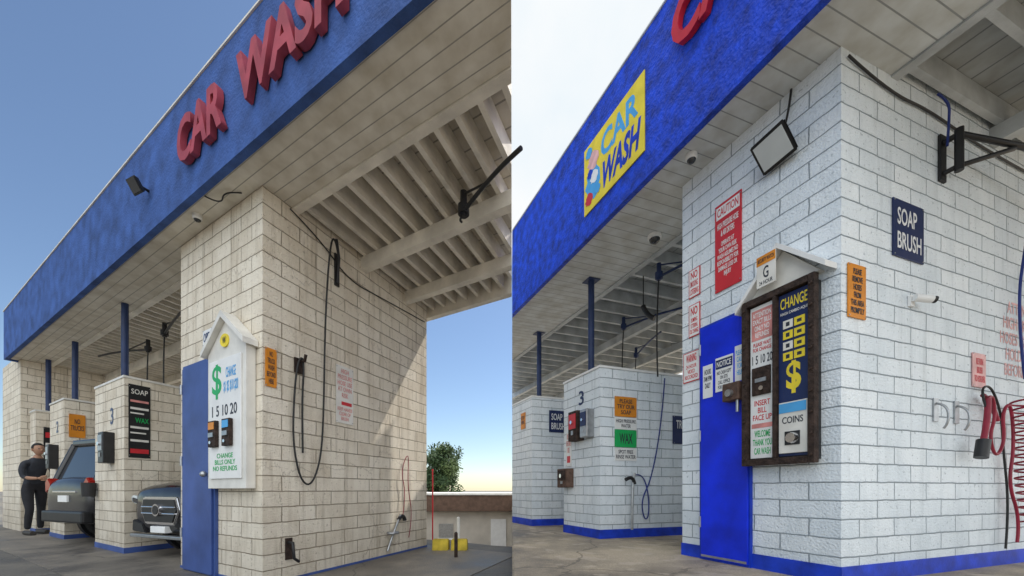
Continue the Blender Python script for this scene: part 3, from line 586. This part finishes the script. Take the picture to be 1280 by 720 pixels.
def tree(name,x,y,z0,h,r):
    e=empty(name,(x,y,z0)); tops=[]
    tube('trunk',[(x,y,z0-.2),(x+.1,y,z0+h*.3),(x-.05,y+.1,z0+h*.6),(x,y,z0+h*.85)],.22,M['bark'],e,radii=[1,.8,.5,.2])
    for i in range(9):
        a=i*2.4; zz=z0+h*(.4+.05*i); p=Vector((x+math.cos(a)*r*.6,y+math.sin(a)*r*.6,zz+.5)); tops.append(p)
        tube('limb',[(x,y,zz),(x+math.cos(a)*r*.3,y+math.sin(a)*r*.3,zz+.35),p],.07,M['bark'],e,radii=[1,.7,.3])
    bm=bmesh.new()
    cl=tops+[Vector((x+random.uniform(-.55,.55)*r,y+random.uniform(-.55,.55)*r,z0+h*random.uniform(.5,.93))) for _ in range(22)]
    for c in cl:
        R=random.uniform(.32,.5)*r; mi=random.choice([0,0,1,2])
        for _ in range(260):
            d=Vector((random.gauss(0,1),random.gauss(0,1),random.gauss(0,.8))).normalized()*R*random.uniform(.4,1.1)
            p=c+d; s=random.uniform(.06,.13); ax=Vector((random.gauss(0,1),random.gauss(0,1),random.gauss(0,1))).normalized(); b=ax.orthogonal().normalized()
            vs=[bm.verts.new(p+ax*s),bm.verts.new(p+b*s*.5),bm.verts.new(p-ax*s),bm.verts.new(p-b*s*.5)]
            f=bm.faces.new(vs); f.material_index=mi
    finish(bm,'foliage',[mat('leaf_dark',(.03,.06,.02),.7),mat('leaf_mid',(.05,.09,.03),.7),mat('leaf_light',(.08,.12,.04),.7)],e)
tree('tree',-4.45,24,-2.2,6.0,1.3)
# =================================================================== CARS
def car(name,base,fwd,L,W,H,hood,paint,suv):
    F=Frame((base.x,base.y,0),(fwd.x,fwd.y),(-fwd.y,fwd.x)); z0=base.z
    e=empty(name,F.P(0,0,z0)); hw=W/2
    if suv: st=[(-.5,.84,.40,.86),(-.49,.93,.34,.99),(-.44,.98,.28,1.02),(-.2,1,.26,1.04),(.1,1,.26,1.02),(.22,1,.26,.99),(.42,.97,.28,.90),(.475,.90,.32,.82),(.5,.80,.40,.70)]
    else: st=[(-.5,.78,.42,.78),(-.48,.90,.32,.92),(-.42,.97,.26,.96),(-.2,1,.24,.94),(.1,1,.24,.93),(.22,1,.24,.93),(.42,.97,.26,.88),(.475,.94,.28,.84),(.5,.86,.34,.76)]
    k=hood/.93 if not suv else hood/.99
    bm=bmesh.new(); rings=[]
    for (x,w,zb,zt) in st:
        w*=hw; zt*=k
        half=[(0,zb),(w*.8,zb),(w*.97,zb+.1),(w,zb+(zt-zb)*.5),(w*.98,zt-.1),(w*.88,zt-.015),(w*.45,zt+.015)]
        ring=[(y,z) for y,z in half]+[(0,zt+.025)]+[(-y,z) for y,z in half[:0:-1]]
        rings.append([bm.verts.new(F.P(x*L,y,z0+z)) for y,z in ring])
    for a,b in zip(rings,rings[1:]):
        n=len(a)
        for i in range(n): bm.faces.new((a[i],a[(i+1)%n],b[(i+1)%n],b[i]))
    bm.faces.new(rings[0]); bm.faces.new(rings[-1])
    ob=finish(bm,'body',paint,e,True); md=ob.modifiers.new('s','SUBSURF'); md.levels=2; md.render_levels=2
    belt=(1.0 if suv else .92)*k
    cx=[(-.47,.90,belt-.05),(-.42,.80,H-.06),(-.1,.80,H),(.08,.78,H-.03),(.24,.90,belt-.03)] if suv else [(-.42,.86,belt-.04),(-.26,.74,H-.05),(-.08,.74,H),(.05,.73,H-.03),(.25,.88,belt-.03)]
    bm=bmesh.new()
    lo=[(cx[0][0],.90),(cx[0][0]*.55,.93),(-.02,.93),(.12,.93),(cx[4][0],.9)]
    R=[[bm.verts.new(F.P(lo[i][0]*L,s*lo[i][1]*hw,z0+belt-.06)) for i in range(5)] for s in (1,-1)]
    T=[[bm.verts.new(F.P(cx[i][0]*L,s*cx[i][1]*hw,z0+cx[i][2])) for i in (1,2,3)] for s in (1,-1)]
    for q in (0,1):
        r,t=R[q],T[q]
        for f in ((r[0],r[1],t[0]),(r[1],r[2],t[1],t[0]),(r[2],r[3],t[2],t[1]),(r[3],r[4],t[2])):
            fa=bm.faces.new(f); fa.material_index=1
    for i in (0,1): bm.faces.new((T[0][i],T[0][i+1],T[1][i+1],T[1][i])).material_index=0
    bm.faces.new((R[0][4],R[1][4],T[1][2],T[0][2])).material_index=1
    bm.faces.new((R[0][0],R[1][0],T[1][0],T[0][0])).material_index=1
    ob=finish(bm,'cabin',[paint,M['glass']],e); 
    for q,s in ((0,1),(1,-1)):
        for (lx,i) in ((lo[0],0),(lo[2],1),(lo[4],2)):
            tube('pillar',[F.P(lx[0]*L,s*lx[1]*hw,z0+belt-.05),F.P(cx[i+1][0]*L,s*cx[i+1][1]*hw,z0+cx[i+1][2])],.045 if i==0 else .03,paint,e,False)
        tube('roof_rail',[F.P(cx[i][0]*L,s*cx[i][1]*hw*.97,z0+cx[i][2]+.02) for i in (1,2,3)],.022,M['black'],e)
    box('roof_panel',F,cx[1][0]*L-.05,cx[3][0]*L,-.76*hw,.76*hw,z0+H-.09,z0+H+.012,paint,e,bevel=.03)
    wr=.34 if suv else .31
    for x in (-.31,.32):
        for s in (1,-1):
            c=F.P(x*L,s*(hw-.10),z0+wr); ax=F.v*s
            bm=bmesh.new(); q=ax.to_track_quat('Z','Y').to_matrix().to_4x4(); q.translation=c
            prof=[(wr*.62,-.10),(wr*.92,-.10),(wr,-.07),(wr,.07),(wr*.92,.105),(wr*.62,.10)]
            n=32; rr=[[bm.verts.new(q@Vector((r*math.cos(j*2*math.pi/n),r*math.sin(j*2*math.pi/n),h))) for (r,h) in prof] for j in range(n)]
            for j in range(n):
                for i in range(len(prof)): bm.faces.new((rr[j][i],rr[(j+1)%n][i],rr[(j+1)%n][(i+1)%6],rr[j][(i+1)%6]))
            finish(bm,'tyre',M['rubber'],e,True)
            cyl('rim_dish',c-ax*.05,c+ax*.03,wr*.62,M['steel'],e,28)
            for j in range(5):
                a=j*2*math.pi/5; d=(F.u*math.cos(a)+Vector((0,0,1))*math.sin(a))
                tube('spoke',[c+ax*.085,c+ax*.095+d*wr*.6],.028,M['steel'],e,False)
            cyl('wheel_arch',c-ax*.02,c+ax*.093,wr*1.13,M['black'],e,32)
    xf=.5*L
    def fr(nm,y0,y1,za,zb,m,d=.03,x=xf,back=.05): return box(nm,F,x-back,x+d,y0,y1,z0+za,z0+zb,m,e,bevel=.008)
    def plate(nm,pts,x0,x1,m,bev=.012):
        bm=bmesh.new(); a=[bm.verts.new((x0,y,z)) for y,z in pts]; b=[bm.verts.new((x1,y,z)) for y,z in pts]
        bm.faces.new(a); bm.faces.new(b[::-1])
        for i in range(len(pts)): bm.faces.new((a[i],a[(i+1)%len(pts)],b[(i+1)%len(pts)],b[i]))
        bmesh.ops.recalc_face_normals(bm,faces=bm.faces); bmesh.ops.bevel(bm,geom=bm.edges[:],offset=bev,segments=2,affect='EDGES')
        for v in bm.verts: v.co=F.P(v.co.x,v.co.y,z0+v.co.z)
        return finish(bm,nm,m,e)
    plate('grille_surround',[(-.46*hw,.76),(.46*hw,.76),(.54*hw,.60),(.40*hw,.42),(-.40*hw,.42),(-.54*hw,.60)],xf-.06,xf+.012,M['chrome'])
    plate('grille',[(-.43*hw,.74),(.43*hw,.74),(.50*hw,.60),(.38*hw,.44),(-.38*hw,.44),(-.50*hw,.60)],xf-.05,xf+.022,M['black'])
    for i in range(2): fr('grille_bar',-.46*hw,.46*hw,.545+i*.08,.565+i*.08,M['chrome'],.035)
    cyl('badge',F.P(xf+.02,0,z0+.60),F.P(xf+.05,0,z0+.60),.075,M['chrome'],e); cyl('badge_inner',F.P(xf+.05,0,z0+.60),F.P(xf+.055,0,z0+.60),.055,M['black'],e)
    for s in (1,-1):
        plate('headlight',[(s*.60*hw,.64),(s*.94*hw,.68),(s*.97*hw,.78),(s*.62*hw,.74)],xf-.22,xf-.035,M['lens'],.014)
        plate('headlight_core',[(s*.66*hw,.66),(s*.90*hw,.69),(s*.91*hw,.75),(s*.67*hw,.72)],xf-.06,xf-.028,M['glass'],.005)
        plate('lower_intake',[(s*.46*hw,.30),(s*.86*hw,.32),(s*.84*hw,.47),(s*.56*hw,.42)],xf-.12,xf-.012,M['black'],.01)
        box('mirror',F,.17*L,.20*L,min(s*hw*.98,s*(hw+.15)),max(s*hw*.98,s*(hw+.15)),z0+belt,z0+belt+.12,paint,e,bevel=.02)
        plate('tail_lamp',[(s*.70*hw,.86),(s*.955*hw,.80),(s*.965*hw,.97),(s*.86*hw,1.04),(s*.72*hw,.95)],-.5*L+.02,-.5*L+.20,M['tail'],.012)
        for xx in (-.1,.05): box('door_handle',F,xx*L-.06,xx*L+.06,min(s*hw*.99,s*(hw+.025)),max(s*hw*.99,s*(hw+.025)),z0+.80,z0+.825,M['chrome'],e)
    fr('front_lip',-.8*hw,.8*hw,.25,.29,M['steel'],.03)
    fr('number_plate',-.15,.15,.32,.40,M['white'],.03)
    box('rear_bumper',F,-.5*L-.04,-.5*L+.1,-.9*hw,.9*hw,z0+.34,z0+.52,M['black'],e,bevel=.03)
    box('hatch_trim',F,-.5*L-.008,-.5*L+.05,-.5*hw,.5*hw,z0+.80,z0+.83,M['chrome'],e,bevel=.005)
    box('rear_plate',F,-.5*L-.02,-.5*L+.02,-.14,.14,z0+.66,z0+.76,M['white'],e)
    return e
vL=FL.v
car('parked_car',FL.P(2.52,2.10,.0),-vL,4.0,1.5,1.42,1.0,M['carblk'],False)
car('parked_suv',FL.P(5.42,1.84,.0),vL,4.0,1.42,1.66,1.02,M['cargry'],True)
# =================================================================== PERSON
def person(name,loc,face,h):
    e=empty(name,loc); f=Vector((*face,0)).normalized(); r=Vector((f.y,-f.x,0)); k=h/1.75
    def W(x,y,z): return Vector(loc)+ (r*x+f*y)*k+Vector((0,0,z*k))
    V={'pel':(0,0,.96,.140,.105),'ab':(0,.01,1.10,.130,.095),'ch':(0,.05,1.27,.155,.11),'sh':(0,.08,1.40,.12,.08),'nk':(0,.10,1.48,.058,.058),'nk2':(0,.12,1.55,.05,.05)}
    E=[('pel','ab'),('ab','ch'),('ch','sh'),('sh','nk'),('nk','nk2')]
    for s,n in ((1,'r'),(-1,'l')):
        st=.10 if s>0 else -.06
        V.update({'hp'+n:(s*.09,0,.90,.092,.092),'th'+n:(s*.105,st*.5,.70,.082,.082),'kn'+n:(s*.11,st+.02,.49,.06,.06),'cf'+n:(s*.115,st-.01,.32,.056,.056),'an'+n:(s*.12,st-.03,.10,.044,.044),
          'so'+n:(s*.165,.08,1.375,.055,.055),'ua'+n:(s*.21,.11,1.23,.048,.048),'el'+n:(s*.21,.16,1.10,.040,.040),'fa'+n:(s*.17,.29,1.08,.036,.036),'wr'+n:(s*.12,.40,1.08,.026,.026)})
        E+=[('pel','hp'+n),('hp'+n,'th'+n),('th'+n,'kn'+n),('kn'+n,'cf'+n),('cf'+n,'an'+n),('sh','so'+n),('so'+n,'ua'+n),('ua'+n,'el'+n),('el'+n,'fa'+n),('fa'+n,'wr'+n)]
    names=list(V); me=bpy.data.meshes.new('body'); me.from_pydata([W(*V[n][:3]) for n in names],[(names.index(a),names.index(b)) for a,b in E],[]); me.update()
    ob=bpy.data.objects.new('tmp',me); COL.objects.link(ob)
    ob.modifiers.new('k','SKIN'); sd=me.skin_vertices[0].data
    for i,n in enumerate(names): sd[i].radius=(V[n][3]*k,V[n][4]*k); sd[i].use_root=(i==0)
    m2=ob.modifiers.new('s','SUBSURF'); m2.levels=2
    bpy.context.view_layer.update(); me2=bpy.data.meshes.new_from_object(ob.evaluated_get(bpy.context.evaluated_depsgraph_get())); bpy.data.objects.remove(ob)
    bm=bmesh.new(); bm.from_mesh(me2)
    for fa in bm.faces:
        c=fa.calc_center_median()-Vector(loc); z=c.z/k; y=c.dot(f)/k
        fa.material_index=2 if z<.98 and y<.3 else (0 if (z>1.48 or (y>.24)) else 1); fa.smooth=True
    finish(bm,'clothed_body',[M['skin'],M['shirt'],M['pants']],e,True)
    bm=bmesh.new(); bmesh.ops.create_uvsphere(bm,u_segments=24,v_segments=16,radius=1)
    for v in bm.verts:
        x,y,z=v.co; w=1-.22*max(0,-z); v.co=W(x*.075*w,y*.095*w+.125+.01*max(0,-z),1.645+z*.12)
    finish(bm,'head',M['skin'],e,True)
    bm=bmesh.new(); bmesh.ops.create_uvsphere(bm,u_segments=24,v_segments=16,radius=1)
    for v in bm.verts:
        x,y,z=v.co
        if z<-.1 or (y>.4 and z<.5): x*=.88;y*=.78;z=max(z,-.35)
        v.co=W(x*.083,y*.102+.112,1.66+z*.115)
    finish(bm,'hair',M['hair'],e,True)
    ball('nose',W(0,.225,1.63),.014*k,M['skin'],e,(1,1,1.6))
    for s in (1,-1):
        ball('eye',W(s*.03,.208,1.653),.009*k,M['dk'],e); ball('ear',W(s*.078,.12,1.635),.02*k,M['skin'],e,(.6,.8,1.5))
        y0=(.10 if s>0 else -.06)
        tube('shoe',[W(s*.12,y0-.09,.045),W(s*.12,y0+.04,.045),W(s*.13,y0+.17,.035)],.045*k,M['shoe'],e)
        ball('palm',W(s*.11,.445,1.08),.036*k,M['skin'],e,(.9,1.1,.8))
        for j in range(4):
            zz=1.11-j*.022; tube('finger',[W(s*.11,.455,zz),W(s*.085,.50,zz),W(s*.05,.495,zz-.005),W(s*.055,.47,zz-.005)],.009*k,M['skin'],e)
        tube('thumb',[W(s*.105,.43,1.11),W(s*.075,.45,1.13),W(s*.05,.48,1.13)],.010*k,M['skin'],e)
    tube('mouth',[W(-.022,.212,1.59),W(0,.22,1.588),W(.022,.212,1.59)],.004*k,M['faint'],e)
person('standing_man',(-9.02,7.10,.007),(.75,-.2),1.70)
# =================================================================== WORLD / SUN / CAMERA
Nn=Vector((.93,-.366,0)); S=FL.v*2.1+Nn*.78+Vector((0,0,3.44)); S.normalize()
el=math.asin(S.z); az=math.atan2(S.x,S.y)
w=bpy.data.worlds.new('World'); scene.world=w; w.use_nodes=True
nt=w.node_tree; N=nt.nodes; L=nt.links
for n in list(N): N.remove(n)
out=N.new('ShaderNodeOutputWorld'); sky=N.new('ShaderNodeTexSky'); sky.sky_type='NISHITA'; sky.sun_disc=False
sky.sun_elevation=el; sky.sun_rotation=az; sky.air_density=1.0; sky.dust_density=.3; sky.ozone_density=2.2
b1=N.new('ShaderNodeBackground'); b1.inputs['Strength'].default_value=.15; L.new(sky.outputs[0],b1.inputs['Color'])
tc=N.new('ShaderNodeTexCoord'); sp=N.new('ShaderNodeSeparateXYZ'); L.new(tc.outputs['Generated'],sp.inputs[0])
def mth(op,a,b):
    n=N.new('ShaderNodeMath'); n.operation=op
    for i,x in enumerate((a,b)):
        if isinstance(x,(int,float)): n.inputs[i].default_value=x
        else: L.new(x,n.inputs[i])
    return n.outputs[0]
m=mth('ADD',sp.outputs['X'],mth('MULTIPLY',mth('SUBTRACT',sp.outputs['Z'],mth('MULTIPLY',sp.outputs['Y'],.62)),.8))
nz=N.new('ShaderNodeTexNoise'); nz.inputs['Scale'].default_value=4; nz.inputs['Detail'].default_value=6; L.new(tc.outputs['Generated'],nz.inputs['Vector'])
m=mth('ADD',m,mth('MULTIPLY',mth('SUBTRACT',nz.outputs['Fac'],.5),.08))
mr=N.new('ShaderNodeMapRange'); mr.interpolation_type='SMOOTHSTEP'; mr.inputs['From Min'].default_value=-.035; mr.inputs['From Max'].default_value=.035; L.new(m,mr.inputs['Value'])
nz2=N.new('ShaderNodeTexNoise'); nz2.inputs['Scale'].default_value=2.6; nz2.inputs['Detail'].default_value=8; L.new(tc.outputs['Generated'],nz2.inputs['Vector'])
cr=N.new('ShaderNodeValToRGB'); cr.color_ramp.elements[0].position=.34; cr.color_ramp.elements[1].position=.58
cr.color_ramp.elements[0].color=(.80,.90,.97,1); cr.color_ramp.elements[1].color=(.97,.99,1,1); L.new(nz2.outputs['Fac'],cr.inputs['Fac'])
# unseen clouds behind the camera made brighter, as added fill for shaded walls
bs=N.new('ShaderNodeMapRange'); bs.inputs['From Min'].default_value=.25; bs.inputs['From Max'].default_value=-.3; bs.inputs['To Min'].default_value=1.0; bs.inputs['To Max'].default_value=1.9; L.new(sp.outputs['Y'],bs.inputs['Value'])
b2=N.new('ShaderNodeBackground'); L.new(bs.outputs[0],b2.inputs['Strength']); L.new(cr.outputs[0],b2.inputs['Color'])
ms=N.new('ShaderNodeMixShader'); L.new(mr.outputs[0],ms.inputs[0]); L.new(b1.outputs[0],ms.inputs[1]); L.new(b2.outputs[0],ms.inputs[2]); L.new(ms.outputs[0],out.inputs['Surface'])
ld=bpy.data.lights.new('sun','SUN'); ld.energy=5; ld.angle=math.radians(.5); ld.color=(1,.94,.84)
lo=bpy.data.objects.new('sun',ld); COL.objects.link(lo); lo.rotation_euler=S.to_track_quat('Z','Y').to_euler(); lo.location=(5,5,12)
cd=bpy.data.cameras.new('camera'); cam=bpy.data.objects.new('camera',cd); COL.objects.link(cam)
cam.location=(0,0,.85); cam.rotation_euler=(math.radians(90),0,0)
cd.sensor_width=36; cd.lens=36*470/1280; cd.shift_y=(612-360)/1280; cd.clip_start=.05; cd.clip_end=3000
scene.camera=cam
scene.view_settings.view_transform='Standard'; scene.view_settings.look='None'; scene.view_settings.exposure=0
